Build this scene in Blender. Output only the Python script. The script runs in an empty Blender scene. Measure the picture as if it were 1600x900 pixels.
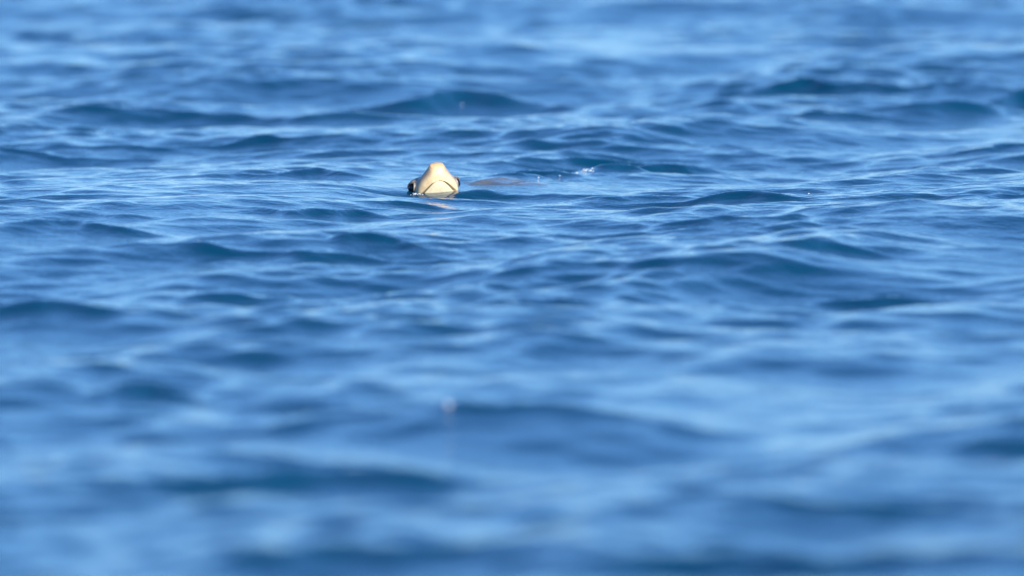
import bpy, math
import numpy as np
from mathutils import Matrix, Vector

scene = bpy.context.scene
R = math.radians
C = scene.collection

# ------------------------------------------------------------------ camera
CAM_H = 1.20            # eye height above mean water, from a small boat
cam_d = bpy.data.cameras.new('camera')
cam = bpy.data.objects.new('camera', cam_d); C.objects.link(cam)
cam.location = (0, 0, CAM_H)
cam.rotation_euler = (R(90 - 2.775), 0, 0)
cam_d.sensor_width = 36.0
cam_d.lens = 415.0
cam_d.clip_start = 0.5
cam_d.clip_end = 20000
cam_d.dof.use_dof = True
cam_d.dof.focus_distance = 29.2
cam_d.dof.aperture_fstop = 4.8
cam_d.dof.aperture_blades = 0
scene.camera = cam

# ------------------------------------------------------------------ sky, sun, exposure
SUN_EL, SUN_AZ = 23.0, 141.0         # azimuth clockwise from +Y (view direction)
world = bpy.data.worlds.new('World'); scene.world = world
world.use_nodes = True
nt = world.node_tree
sky = nt.nodes.new('ShaderNodeTexSky'); sky.sky_type = 'NISHITA'
sky.sun_disc = False
sky.sun_elevation = R(SUN_EL); sky.sun_rotation = R(SUN_AZ)
sky.altitude = 0; sky.air_density = 0.85; sky.dust_density = 0.0; sky.ozone_density = 9.0
bg = nt.nodes['Background']; bg.inputs['Strength'].default_value = 0.142
nt.links.new(sky.outputs[0], bg.inputs['Color'])
sun_d = bpy.data.lights.new('sun', 'SUN'); sun_d.energy = 5.0; sun_d.angle = R(0.53); sun_d.color = (1, .955, .88)
sun = bpy.data.objects.new('sun', sun_d); C.objects.link(sun)
sv = Vector((math.sin(R(SUN_AZ)) * math.cos(R(SUN_EL)), math.cos(R(SUN_AZ)) * math.cos(R(SUN_EL)), math.sin(R(SUN_EL))))
sun.rotation_euler = sv.to_track_quat('Z', 'Y').to_euler()
vs = scene.view_settings
vs.view_transform = 'Standard'; vs.look = 'None'; vs.exposure = 0.30; vs.gamma = 1.0; vs.use_curve_mapping = False
scene.render.engine = 'CYCLES'
scene.cycles.use_denoising = True
scene.cycles.max_bounces = 6
scene.cycles.sample_clamp_indirect = 6

# ------------------------------------------------------------------ helpers
def mesh_from_arrays(name, co, quads, smooth=True):
    me = bpy.data.meshes.new(name)
    co = np.ascontiguousarray(co, np.float32); quads = np.ascontiguousarray(quads, np.int32)
    n, k = quads.shape
    me.vertices.add(len(co)); me.vertices.foreach_set('co', co.ravel())
    me.loops.add(n * k); me.loops.foreach_set('vertex_index', quads.ravel())
    me.polygons.add(n); me.polygons.foreach_set('loop_start', np.arange(0, n * k, k, dtype=np.int32))
    me.polygons.foreach_set('loop_total', np.full(n, k, np.int32))
    me.polygons.foreach_set('use_smooth', np.full(n, smooth, bool))
    me.update(calc_edges=True); me.validate()
    return me

def grid_quads(nu, nv, wrap_v=False, off=0):
    i = np.arange(nu - 1)[:, None]; j = np.arange(nv if wrap_v else nv - 1)[None, :]
    j2 = (j + 1) % nv
    a = i * nv + j; b = i * nv + j2; c = (i + 1) * nv + j2; d = (i + 1) * nv + j
    return np.stack([a, b, c, d], -1).reshape(-1, 4) + off

def link(name, me, mat=None, parent=None):
    o = bpy.data.objects.new(name, me); C.objects.link(o)
    if mat: me.materials.append(mat)
    if parent: o.parent = parent
    return o

def principled(name, color=(.8, .8, .8), rough=.5, ior=1.45):
    m = bpy.data.materials.new(name); m.use_nodes = True
    b = m.node_tree.nodes['Principled BSDF']
    b.inputs['Base Color'].default_value = (*color, 1)
    b.inputs['Roughness'].default_value = rough; b.inputs['IOR'].default_value = ior
    return m, m.node_tree, b

def interp(s, xs, ys):
    """smooth (monotone-ish cubic) interpolation of a profile"""
    xs = np.asarray(xs, float); ys = np.asarray(ys, float)
    m = np.gradient(ys, xs)
    s = np.clip(s, xs[0], xs[-1])
    k = np.clip(np.searchsorted(xs, s) - 1, 0, len(xs) - 2)
    h = xs[k + 1] - xs[k]; t = (s - xs[k]) / h
    return ((2*t**3 - 3*t**2 + 1) * ys[k] + (t**3 - 2*t**2 + t) * h * m[k]
            + (-2*t**3 + 3*t**2) * ys[k+1] + (t**3 - t**2) * h * m[k+1])

# ------------------------------------------------------------------ sea
TURTLE = (-0.186, 30.0)      # where the head breaks the surface

rng = np.random.default_rng(11)
def make_waves():
    w = []
    def band(n, l0, l1, slope, spread, mean=0.0):
        for k in range(n):
            lam = l0 * (l1 / l0) ** ((k + rng.random()) / n)
            kk = 2 * math.pi / lam
            th = R(mean + rng.normal(0, spread))
            amp = slope * math.sqrt(2.0 / n) / kk
            w.append((kk * math.sin(th), kk * math.cos(th), amp * (0.6 + 0.8 * rng.random()), rng.random() * 2 * math.pi, lam))
    band(6, 5.0, 11.0, 0.014, 14, 8)
    band(12, 1.8, 4.5, 0.022, 24, 0)
    band(10, .9, 2.6, 0.030, 10, -72)
    band(24, .70, 1.8, 0.030, 34, -6)
    band(16, .35, 1.0, 0.040, 12, -68)
    band(56, .26, .70, 0.045, 42, -8)
    band(30, .12, .35, 0.044, 18, -64)
    band(70, .11, .26, 0.056, 48, -8)
    band(54, .042, .11, 0.038, 60, 0)
    return w
WAVES = make_waves()

# single larger wavelets: x, y, height, half-length of crest, wavelength, skew of crest line
WAVELETS = [
    (0.02, 29.93, .008, .13, .24, .3),      # the wave lapping past the turtle's chin
    (0.13, 30.95, .016, .26, .60, 2.0),      # ripple trailing off over the turtle's back
    (-0.03, 30.52, .014, .10, .20, .8), (.10, 30.90, .019, .13, .22, .9), (.27, 31.25, .021, .14, .26, .6), (-0.14, 29.50, .011, .18, .19, -.1),
    (-0.23, 36.1, 0.075, 0.38, 0.97, 0), (-0.81, 34.94, 0.045, 0.43, 0.59, 0), (-1.31, 32.64, 0.022, 0.21, 0.29, 0), (-0.82, 33.06, 0.026, 0.27, 0.34, 0.1),
    (-0.55, 30.56, 0.025, 0.15, 0.33, 0), (1.34, 35.9, 0.049, 0.38, 0.64, 0.6), (1.6, 37.3, 0.05, 0.21, 0.65, 0.3), (0.66, 29.08, 0.024, 0.31, 0.32, 0),
    (1.04, 35.38, 0.02, 0.17, 0.26, 0), (1.21, 32.34, 0.02, 0.16, 0.26, 0), (-0.98, 27.02, 0.025, 0.13, 0.33, 0), (-0.46, 28.38, 0.029, 0.16, 0.38, 0),
    (-0.29, 26.54, 0.026, 0.13, 0.34, 0), (-0.53, 26.18, 0.02, 0.28, 0.26, 0), (0.69, 25.92, 0.02, 0.17, 0.26, 0.3), (-0.9, 23.34, 0.029, 0.21, 0.38, 0),
    (0.46, 27.54, 0.021, 0.16, 0.28, 0), (1.18, 29.1, 0.015, 0.14, 0.2, 0.3), (0.22, 25.46, 0.014, 0.12, 0.2, 0), (-0.08, 20.16, 0.028, 0.28, 0.36, 0.1),
    (-0.33, 18.18, 0.035, 0.37, 0.46, 0.5), (0.74, 19.46, 0.016, 0.21, 0.21, 0), (0.44, 16.38, 0.023, 0.24, 0.3, 0), (-1.48, 42.76, 0.048, 0.28, 0.63, 0),
    (0.93, 37.94, 0.029, 0.19, 0.38, 0), (1.38, 38.0, 0.029, 0.19, 0.38, 0), (-0.54, 24.86, 0.015, 0.12, 0.2, 0), (0.07, 24.08, 0.015, 0.16, 0.2, 0),
    (0.64, 17.44, 0.025, 0.21, 0.33, 0), (-0.64, 20.84, 0.021, 0.1, 0.28, 0), (-0.32, 20.5, 0.015, 0.15, 0.2, 0), (0.81, 24.92, 0.019, 0.18, 0.25, 0),
    (-0.22, 16.58, 0.026, 0.2, 0.33, 0), (0.28, 31.88, 0.019, 0.23, 0.24, 0.8), (0.41, 31.72, 0.021, 0.15, 0.28, 0.3), (0.32, 29.28, 0.018, 0.14, 0.24, 0),
    (-0.19, 28.94, 0.015, 0.14, 0.2, 0),
]

def sea_surface(x, y, spacing):
    """returns displaced x, y, z of the sea at rest points (x, y); wavelengths the grid cannot carry are faded out"""
    x = x.astype(np.float32); y = y.astype(np.float32)
    z = np.zeros_like(x); dx = np.zeros_like(x); dy = np.zeros_like(x)
    # gusts: patches of smoother and rougher water
    gust = 1 + .35 * np.sin(1.9 * x + .31 * y + .4) * np.sin(.52 * y - 1.1 * x + 1.3) + .2 * np.sin(3.1 * x - .7 * y)
    gust = gust * (1 - .24 * np.exp(-((y - 30.5) / 2.6) ** 2))      # a slicker strip where the turtle swims
    for kx, ky, a, ph, lam in WAVES:
        f = np.clip((lam / spacing - 2.6) / 2.4, 0, 1)
        if not f.any(): continue
        arg = kx * x + ky * y + ph
        k = math.hypot(kx, ky)
        g = gust if lam < .6 else 1.0
        s = a * f * g
        z += s * np.cos(arg)
        sn = s * np.sin(arg) * .85
        dx -= kx / k * sn; dy -= ky / k * sn
    # the turtle's back damps the chop round its head
    calm = 1 - .85 * np.exp(-((x - TURTLE[0] - .08) / .34) ** 2 - ((y - TURTLE[1] - .30) / .34) ** 2)
    z *= calm; dx *= calm; dy *= calm
    z -= .011 * np.exp(-((x - TURTLE[0] + .05) / .20) ** 2 - ((y - TURTLE[1]) / .30) ** 2)
    z += .085 * (x - TURTLE[0]) * np.exp(-((x - TURTLE[0]) / .14) ** 2 - ((y - TURTLE[1]) / .22) ** 2)
    # a short trough runs up to the chin, so that its sloping face meets the head
    z -= .027 * np.exp(-((x - TURTLE[0] + .01) / .22) ** 2 - ((y - TURTLE[1] + .165 - .15 * (x - TURTLE[0])) / .10) ** 2)
    for wx, wy, h, lx, lam, skew in WAVELETS:
        near = (np.abs(x - wx) < 3 * lx + lam) & (np.abs(y - wy) < 4 * lam + abs(skew) * 3 * lx)
        if not near.any(): continue
        X = x[near] - wx; Y = y[near] - wy - skew * X
        # each crest is bent and frayed in its own way
        p1 = wx * 37.1 + wy * 11.3
        Y = Y + lam * (.22 * np.sin(1.7 * X / lx + p1) + .10 * np.sin(4.3 * X / lx + 2.1 * p1) + .05 * np.sin(9.7 * X / lx + .7 * p1))
        env = np.exp(-(X / (lx * 1.15)) ** 2) * (.8 + .25 * np.sin(2.6 * X / lx + 1.7 * p1))
        L = lam * .125; e = L * .6
        z[near] += h * env * np.exp(-(np.sqrt(Y * Y + e * e) - e) / L)     # sharp crest, hollow face
    return x + dx, y + dy, z

def axis(segments, far_lo, far_hi, grow=1.16):
    v = [segments[0][0]]
    for a, b, st in segments:
        n = max(1, round((b - a) / st)); v += list(np.linspace(a, b, n + 1)[1:])
    st = segments[-1][2]
    while v[-1] < far_hi: st *= grow; v.append(v[-1] + st)
    lo = []; st = segments[0][2]; p = v[0]
    while p > far_lo: st *= grow; p -= st; lo.append(p)
    return np.array(lo[::-1] + v)

def build_sea():
    xs = axis([(-3.6, -2.2, .035), (-2.2, 2.2, .0122), (2.2, 3.6, .035)], -6000, 6000)
    ys = axis([(13, 24, .026), (24, 26.5, .018), (26.5, 34, .0118), (34, 40, .022), (40, 56, .045)], -300, 9000)
    sx = np.gradient(xs); sy = np.gradient(ys)
    Y, X = np.meshgrid(ys, xs, indexing='ij')
    S = np.maximum(sx[None, :], sy[:, None] * .8).astype(np.float32)
    px, py, pz = sea_surface(X.ravel(), Y.ravel(), S.ravel())
    co = np.stack([px, py, pz], -1)
    me = mesh_from_arrays('sea', co, grid_quads(len(ys), len(xs))[:, ::-1])
    return me

m_sea, t, b = principled('sea_water', (.0002, .052, .112), .045, 1.333)
tc = t.nodes.new('ShaderNodeTexCoord'); mp = t.nodes.new('ShaderNodeMapping')
mp.inputs['Scale'].default_value = (1, 1, 1)
nz = t.nodes.new('ShaderNodeTexNoise'); nz.inputs['Scale'].default_value = 45; nz.inputs['Detail'].default_value = 3
bp = t.nodes.new('ShaderNodeBump'); bp.inputs['Strength'].default_value = .24; bp.inputs['Distance'].default_value = .01
t.links.new(tc.outputs['Object'], mp.inputs[0]); t.links.new(mp.outputs[0], nz.inputs['Vector'])
t.links.new(nz.outputs['Fac'], bp.inputs['Height']); t.links.new(bp.outputs[0], b.inputs['Normal'])
sea = link('sea', build_sea(), m_sea)
sea['kind'] = 'structure'

# ------------------------------------------------------------------ turtle
ROOT_Z = 0.0
turtle = bpy.data.objects.new('sea_turtle', None); C.objects.link(turtle)
turtle.location = (TURTLE[0], TURTLE[1], ROOT_Z)
turtle['label'] = 'cream and grey sea turtle raising its head out of the blue water'
turtle['category'] = 'turtle'

# head frame: s runs from the snout tip backwards, v to the turtle's left, w towards the crown
HEAD = (Matrix.Translation((0.0, 0.0, 0.0)) @ Matrix.Rotation(R(6.0), 4, 'Y').inverted()      # roll
        @ Matrix.Rotation(R(14.0), 4, 'Z') @ Matrix.Rotation(R(50), 4, 'X').inverted())         # yaw, pitch (snout up)
TIP = Vector((-.003, -.044, .058))      # snout tip in turtle space; the head faces -Y

def head_pt(s, v, w):
    """head frame -> turtle space (arrays); the snout looks along -Y before pitching"""
    p = np.stack([-v, s, w], -1) * 1.08
    m = np.array(HEAD.to_3x3())
    return p @ m.T + np.array(TIP)

SP = [0, .002, .006, .012, .022, .036, .052, .070, .090, .112, .135, .155]
WID = [.0005, .0122, .0178, .0215, .0275, .0360, .0440, .0490, .0530, .0560, .0555, .0530]
UPP = [.0005, .0070, .0105, .0135, .0175, .0225, .0275, .0310, .0345, .0370, .0375, .0370]
LOW = [.0005, .0085, .0140, .0190, .0240, .0280, .0300, .0310, .0325, .0345, .0360, .0380]
CEN = [.0080, .0078, .0070, .0055, .0030, .0010, .0000, .0000, .0000, .0000, .0000, .0000]

def mouth_x(s):
    q = np.clip((s - .026) / .056, 0, 1)
    return .0455 * q ** .50

def build_body():
    nphi = 168
    s = np.concatenate([.02 * np.linspace(0, 1, 44)[:-1] ** 2, np.linspace(.02, .155, 170)])
    phi = np.linspace(0, 2 * np.pi, nphi, endpoint=False)
    S, P = np.meshgrid(s, phi, indexing='ij')
    W = interp(S, SP, WID); U = interp(S, SP, UPP); L = interp(S, SP, LOW); Cn = interp(S, SP, CEN)
    c, sn = np.cos(P), np.sin(P)
    ex = .86
    v = W * np.sign(c) * np.abs(c) ** ex
    w = Cn + np.where(sn > 0, U, L) * np.sign(sn) * np.abs(sn) ** ex
    Ssh = S
    def bump(s0, v0, w0, r, h, sides=(1, -1)):
        o = 0
        for sg in sides:
            o = o + h * np.exp(-(((S - s0) / r[0]) ** 2 + ((v - sg * v0) / r[1]) ** 2 + ((w - w0) / r[2]) ** 2))
        return o
    brow = bump(.066, .039, .029, (.020, .017, .015), .0215)
    orbit = bump(.071, .047, .010, (.020, .018, .014), .0060)
    cheek = bump(.070, .048, -.020, (.026, .020, .014), .0065) + bump(.045, .034, -.010, (.018, .016, .014), .0030)
    socket = 0
    socket = bump(.046, .035, .020, (.010, .009, .009), -.0045)
    nostril = bump(.006, .0062, .0150, (.004, .0022, .0028), -.0018)
    ridge = bump(.012, .0, .020, (.012, .010, .006), .0018, (1,))
    # mouth: groove along the beak edge, lower jaw a little inside it
    mx = mouth_x(S)
    below = (w < .0) & (S > .021) & (S < .088)
    d = np.abs(v) - mx
    fade = np.clip((.068 - S) / .008, 0, 1) * np.clip((S - .0245) / .0015, 0, 1)
    groove = np.where(below, np.exp(-(d / .0012) ** 2) * -.0050 * fade, 0)
    inset = np.where(below, -.0016 * fade / (1 + np.exp(np.clip(d / .0008, -30, 30))), 0)
    lip = np.where(below, .0012 * fade * np.exp(-((d - .0035) / .0022) ** 2), 0)
    r = np.hypot(v, w - Cn) + 1e-6
    off = brow + orbit + cheek + socket + nostril + ridge + groove + inset + lip
    # leathery scales: seams between head plates on the crown and sides
    v2 = v + off * v / r; w2 = w + off * (w - Cn) / r
    pts = head_pt(Ssh, v2, w2)
    # colours: cream beak and jaw, tan snout, grey-olive plates with pale seams
    cream = np.array([.93, .69, .38]); pale = np.array([.97, .83, .53]); tan = np.array([.74, .43, .20]); grey = np.array([.38, .33, .28]); dark = np.array([.05, .035, .02])
    col = np.broadcast_to(cream, pts.shape).copy()
    def mixc(col, c2, f): return col * (1 - f[..., None]) + c2 * f[..., None]
    jaw = np.where(below, 1 / (1 + np.exp(np.clip(d / .0012, -30, 30))), 0) * fade
    col = mixc(col, pale, jaw)
    col = mixc(col, tan, np.clip((w + .012) / .022, 0, 1) * np.clip(1.15 - S / .05, 0, 1) * .9)
    side = np.clip((w + .006) / .012, 0, 1) * np.clip((S - .024) / .022, 0, 1)
    col = mixc(col, grey, side)
    seam = np.maximum(np.exp(-((np.sin(S * 150 + 6 * np.abs(v) / .05)) / .22) ** 2), np.exp(-((np.sin(w * 190 + S * 40)) / .22) ** 2)) * side
    col = mixc(col, np.array([.50, .45, .36]), seam * .55)
    blot = np.clip(np.sin(S * 190 + 1.2) * np.sin(np.abs(v) * 170 + .6) * 1.6 - .2, 0, 1) * side
    col = mixc(col, np.array([.20, .15, .11]), blot * .55)
    flank_shade = np.clip((np.abs(v) / W - .62) / .3, 0, 1) * np.clip((w + .016) / .012, 0, 1) * np.clip(S / .012, 0, 1) * np.clip((.060 - S) / .02, 0, 1)
    col = mixc(col, np.array([.42, .28, .20]), flank_shade * .6)  # shade along the snout side put into the colour as brown
    # brown freckles and worn streaks on the beak
    fr = np.sin(S * 410 + 9 * np.sin(v * 130)) * np.sin(v * 330 + 5 * np.sin(w * 150 + S * 70)) * np.sin(w * 260 + 1.3)
    col = mixc(col, np.array([.40, .27, .15]), np.clip((fr - .25) * 2, 0, 1) * np.clip((w + .018) / .016, 0, 1) * .3)
    col = mixc(col, dark, np.where(below, np.exp(-(d / .0017) ** 2) * fade, 0) * .95)
    nst = -nostril / .0018
    col = mixc(col, dark, np.clip(nst, 0, 1) * .85)
    # neck and trunk: the tube goes on under water towards the shell
    path = [(.170, np.array([0, 0, 0]))]
    rings = [pts]; cols = [col]
    end = head_pt(np.array([.155]), np.array([0.]), np.array([0.]))[0]
    dirb = np.array(HEAD.to_3x3()) @ np.array([0, 1, 0])
    side0 = np.array(HEAD.to_3x3()) @ np.array([-1, 0, 0]); up0 = np.array(HEAD.to_3x3()) @ np.array([0, 0, 1])
    body_dir = np.array([.45, .88, -.05]); body_dir /= np.linalg.norm(body_dir)
    p = end.copy(); nseg = 46
    for i in range(1, nseg + 1):
        q = min(1, i / 16); q = q * q * (3 - 2 * q)
        dvec = dirb * (1 - q) + body_dir * q; dvec /= np.linalg.norm(dvec)
        p = p + dvec * .016
        up = up0 * (1 - q) + np.array([0, 0, 1]) * q; up = up - dvec * (up @ dvec); up /= np.linalg.norm(up)
        sd = np.cross(up, dvec); sd *= np.sign(sd @ (side0 * (1 - q) + q * np.cross(np.array([0, 0, 1]), body_dir) * np.sign(side0 @ np.cross(np.array([0, 0, 1]), body_dir)) + 1e-6 * sd)) or 1
        tt = i / nseg
        rw = interp(np.array([tt]), [0, .15, .3, .42, .6, .8, .93, 1], [.0575, .055, .07, .17, .23, .19, .09, .01])[0]
        rh = interp(np.array([tt]), [0, .15, .3, .42, .6, .8, .93, 1], [.0405, .047, .055, .075, .085, .07, .04, .006])[0]
        wr = 1 + .03 * np.sin(i * 1.7 + 3 * np.cos(phi)) * (1 if tt < .35 else 0)
        low = -.05 * q
        ring = p + np.array([0, 0, low]) + (rw * wr * np.cos(phi))[:, None] * sd + (rh * wr * np.sin(phi))[:, None] * up
        rings.append(ring[None]); cc = np.where(np.sin(phi)[:, None] > -.1, grey, cream)
        cols.append(cc[None])
    allp = np.concatenate(rings, 0); allc = np.concatenate(cols, 0)
    nr = allp.shape[0]
    verts = allp.reshape(-1, 3); quads = grid_quads(nr, nphi, True)
    colv = allc.reshape(-1, 3)
    vs_, qs_, cs_ = [verts], [quads], [colv]
    # flippers, paddle shaped, rooted in the shoulder and hip
    nrm = np.array([0, 0, 1.]); lat = np.cross(nrm, body_dir)
    def flipper(root, direction, length, width, droop):
        off = sum(len(a) for a in vs_)
        n, k = 26, 20; a = np.linspace(0, 2 * np.pi, k, endpoint=False)
        d0 = direction / np.linalg.norm(direction); ch = np.cross(nrm, d0)
        R_ = []
        for i in range(n):
            u = i / (n - 1)
            cen = root + d0 * length * u + ch * (-.10 * length * u * u) + nrm * (-droop * u * u)
            wdt = width * interp(np.array([u]), [0, .2, .5, .85, 1], [.55, .8, 1, .55, .03])[0]
            th = .018 * (1 - .75 * u)
            R_.append(cen + (wdt * np.cos(a))[:, None] * ch + (th * np.sin(a))[:, None] * nrm)
        R_ = np.array(R_)
        vs_.append(R_.reshape(-1, 3)); qs_.append(grid_quads(n, k, True, off)); cs_.append(np.tile(grey, (n * k, 1)))
    sh = end + body_dir * .30 + np.array([0, 0, -.10])
    flipper(sh + lat * .15, lat * 1 - body_dir * .25, .34, .065, .14)
    flipper(sh - lat * .15, -lat * 1 - body_dir * .25, .34, .065, .14)
    hp = end + body_dir * .66 + np.array([0, 0, -.10])
    flipper(hp + lat * .12, lat * .7 + body_dir, .18, .06, .05)
    flipper(hp - lat * .12, -lat * .7 + body_dir, .18, .06, .05)
    me = mesh_from_arrays('body', np.concatenate(vs_), np.concatenate(qs_))
    ca = me.color_attributes.new('skin', 'FLOAT_COLOR', 'POINT')
    cc = np.concatenate(cs_); ca.data.foreach_set('color', np.concatenate([cc, np.ones((len(cc), 1))], 1).astype(np.float32).ravel())
    return me, end, body_dir, lat

m_skin, t, b = principled('turtle_skin', rough=.42)
b.inputs['Coat Weight'].default_value = .55; b.inputs['Coat Roughness'].default_value = .12; b.inputs['Coat IOR'].default_value = 1.33
at_ = t.nodes.new('ShaderNodeVertexColor'); at_.layer_name = 'skin'
nz = t.nodes.new('ShaderNodeTexNoise'); nz.inputs['Scale'].default_value = 90; nz.inputs['Detail'].default_value = 4
hs = t.nodes.new('ShaderNodeMixRGB'); hs.blend_type = 'MULTIPLY'; hs.inputs[0].default_value = .35
cr = t.nodes.new('ShaderNodeValToRGB'); cr.color_ramp.elements[0].position = .35; cr.color_ramp.elements[0].color = (.62, .55, .48, 1); cr.color_ramp.elements[1].position = .6; cr.color_ramp.elements[1].color = (1, 1, 1, 1)
tc = t.nodes.new('ShaderNodeTexCoord'); t.links.new(tc.outputs['Object'], nz.inputs['Vector'])
t.links.new(nz.outputs['Fac'], cr.inputs[0]); t.links.new(at_.outputs[0], hs.inputs[1]); t.links.new(cr.outputs[0], hs.inputs[2])
t.links.new(hs.outputs[0], b.inputs['Base Color'])
bp = t.nodes.new('ShaderNodeBump'); bp.inputs['Strength'].default_value = .25; bp.inputs['Distance'].default_value = .002
t.links.new(nz.outputs['Fac'], bp.inputs['Height']); t.links.new(bp.outputs[0], b.inputs['Normal'])
body_me, NECK_END, BODY_DIR, BODY_LAT = build_body()
body = link('body', body_me, m_skin, turtle)

def ellipsoid(c, r, ax=None, n=14, k=20):
    th = np.linspace(0, np.pi, n); ph = np.linspace(0, 2 * np.pi, k, endpoint=False)
    T, P = np.meshgrid(th, ph, indexing='ij')
    p = np.stack([np.sin(T) * np.cos(P) * r[0], np.sin(T) * np.sin(P) * r[1], np.cos(T) * r[2]], -1).reshape(-1, 3)
    return p + np.array(c), grid_quads(n, k, True)[:, ::-1]

m_eye, _, b = principled('turtle_eye', (.006, .008, .014), .06)
m_lid, _, b = principled('turtle_eyelid', (.30, .26, .22), .4)
for sg in (1, -1):
    es, ev, ew, er = .070, .0515, .010, .0124
    c = head_pt(np.array([es]), np.array([sg * ev]), np.array([ew]))[0]
    p, q = ellipsoid(c, (er, er, er), n=18, k=28)
    eye = link('eye', mesh_from_arrays('eye', p, q), m_eye, turtle)
    # upper and lower lid: thick spherical shells that leave a slanted opening
    for a0, a1, nm in ((36, 150, 'upper_eyelid'), (-160, -78, 'lower_eyelid')):
        A_, B_ = np.meshgrid(np.radians(np.linspace(a0, a1, 16)), np.radians(np.linspace(-85, 85, 20)), indexing='ij')
        lids = []
        for rr in (er * 1.04, er * 1.24):
            lids.append(head_pt(es + rr * np.sin(B_) * 1.1, sg * (ev + rr * np.cos(B_) * np.cos(A_)), ew + rr * np.cos(B_) * np.sin(A_)).reshape(-1, 3))
        q1 = grid_quads(16, 20); q2 = q1[:, ::-1] + 320
        e = np.arange(19); rim = np.stack([e, e + 1, e + 321, e + 320], -1)
        me = mesh_from_arrays(nm, np.concatenate(lids), np.concatenate([q1, q2, rim]))
        link(nm, me, m_lid, eye)

# carapace: a low dome with faint scute seams, its crown just awash behind the head
def build_carapace():
    n, k = 60, 96
    u = np.linspace(.002, 1, n); a = np.linspace(0, 2 * np.pi, k, endpoint=False)
    U_, A_ = np.meshgrid(u, a, indexing='ij')
    L_, W_ = .33, .30
    rad = 1 + .05 * np.cos(A_)
    px = L_ * U_ * rad * np.cos(A_); py = W_ * U_ * rad * np.sin(A_)
    z = .135 * np.sqrt(np.clip(1 - (U_ * .985) ** 2.2, 0, 1)) + .006 * np.exp(-(py / .02) ** 2)
    seam = np.maximum(np.exp(-(np.sin(px * 28) / .12) ** 2) * (np.abs(py) < .08), np.exp(-((np.abs(py) - .08) / .004) ** 2))
    z = z - .0040 * seam
    top = np.stack([px, py, z], -1).reshape(-1, 3)
    un = np.stack([px * .97, py * .97, -.05 * np.sqrt(np.clip(1 - U_ ** 2, 0, 1)) - .004], -1).reshape(-1, 3)
    bd = np.array(BODY_DIR) * np.array([1, 1, 0]); bd /= np.linalg.norm(bd); lt = np.array([-bd[1], bd[0], 0])
    M = np.stack([-bd, lt, np.array([0, 0, 1])], 1)
    co = np.concatenate([top, un]) @ M.T + np.array([.15, .36, -.127])
    q = grid_quads(n, k, True)
    return mesh_from_arrays('carapace', co, np.concatenate([q, q[:, ::-1] + n * k]))
m_shell, t, b = principled('wet_shell', (.16, .14, .125), .10)
nz = t.nodes.new('ShaderNodeTexNoise'); nz.inputs['Scale'].default_value = 22; nz.inputs['Detail'].default_value = 6
cr = t.nodes.new('ShaderNodeValToRGB'); cr.color_ramp.elements[0].color = (.085, .09, .095, 1); cr.color_ramp.elements[1].color = (.20, .205, .21, 1)
tc = t.nodes.new('ShaderNodeTexCoord'); t.links.new(tc.outputs['Object'], nz.inputs['Vector'])
bp = t.nodes.new('ShaderNodeBump'); bp.inputs['Strength'].default_value = .5; bp.inputs['Distance'].default_value = .01
t.links.new(nz.outputs['Fac'], bp.inputs['Height']); t.links.new(bp.outputs[0], b.inputs['Normal'])
t.links.new(nz.outputs['Fac'], cr.inputs[0]); t.links.new(cr.outputs[0], b.inputs['Base Color'])
link('carapace', build_carapace(), m_shell, turtle)

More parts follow.
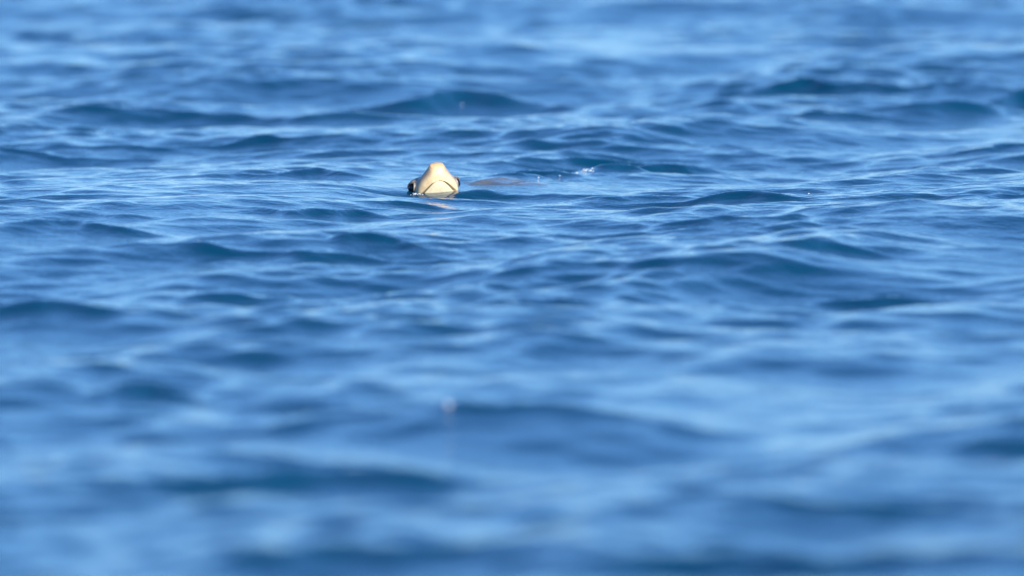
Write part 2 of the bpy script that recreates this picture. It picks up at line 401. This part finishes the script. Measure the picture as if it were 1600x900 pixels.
# ------------------------------------------------------------------ bubbles, splash and white beads painted as sun glints
m_foam_glint, t, b = principled('foam_glint', (.86, .90, .95), .08, 1.40)  # white base colour also stands in for sun glints on bubbles and drops
nz = t.nodes.new('ShaderNodeTexNoise'); nz.inputs['Scale'].default_value = 300
bp = t.nodes.new('ShaderNodeBump'); bp.inputs['Strength'].default_value = .3; bp.inputs['Distance'].default_value = .001
t.links.new(nz.outputs['Fac'], bp.inputs['Height']); t.links.new(bp.outputs[0], b.inputs['Normal'])
def bubbles(name, loc, spots, label, cat):
    V, Q, off = [], [], 0
    for dx, dy, dz, r in spots:
        p, q = ellipsoid((dx, dy, dz), (r, r, r * .85), n=8, k=12)
        V.append(p); Q.append(q + off); off += len(p)
    o = link(name, mesh_from_arrays(name, np.concatenate(V), np.concatenate(Q)), m_foam_glint)
    o.location = loc; o['label'] = label; o['category'] = cat
    if len(spots) > 6: o['kind'] = 'stuff'
    return o
rb = np.random.default_rng(4)
def heap(n, sx, sy, r0, r1, rise=0.0):
    return [(rb.normal(0, sx), rb.normal(0, sy), rb.random() * rise + r0 * .4, r0 + (r1 - r0) * rb.random() ** 2) for _ in range(n)]
bubbles('bubble_cluster', (0.199, 31.151, 0.000), heap(14, .006, .030, .0009, .0027, .004) + [(.013, .01, .006, .0022), (.015, -.03, 0, .0020), (-.014, -.02, 0, .0014)],
        'small cluster of white bubbles on the dark ripple right of the turtle', 'bubbles')
bubbles('glint_fleck', (0.170, 31.024, -0.001), [(0, 0, 0, .0022), (.003, .002, .001, .0012)], 'white painted glint just left of the bubble cluster on the ripple', 'foam_glint')  # single flecks are white beads standing in for sun glints on the water
bubbles('glint_fleck', (0.125, 30.806, 0.000), [(0, 0, 0, .0017), (-.002, .001, .001, .0010)], 'tiny white painted glint midway between the awash shell and the bubble cluster', 'foam_glint')
bubbles('glint_fleck', (0.068, 30.561, 0.005), [(0, 0, 0, .0017), (.002, .002, .001, .0010)], 'tiny white painted glint on the ripple directly behind the awash turtle shell', 'foam_glint')
bubbles('splash', (-.243, 29.915, -.013), heap(22, .008, .022, .0006, .0019, .002), "white splash of droplets at the waterline left of the turtle's chin", 'splash')
bubbles('glint_fleck', (-0.110, 20.179, 0.022), [(0, 0, 0, .0037), (.005, .003, -.001, .002)], 'blurred pale painted glint alone on a dark wave in the foreground', 'foam_glint')
bubbles('glint_fleck', (-0.153, 36.164, 0.011), [(0, 0, 0, .0018), (.002, 0, 0, .0011)], "tiny white painted glint on the dark wave far behind the turtle's head", 'foam_glint')
bubbles('glint_fleck', (0.749, 29.790, -0.005), [(0, 0, 0, .0016), (.002, 0, 0, .001)], 'tiny white painted glint on the dark wave well right of the turtle', 'foam_glint')
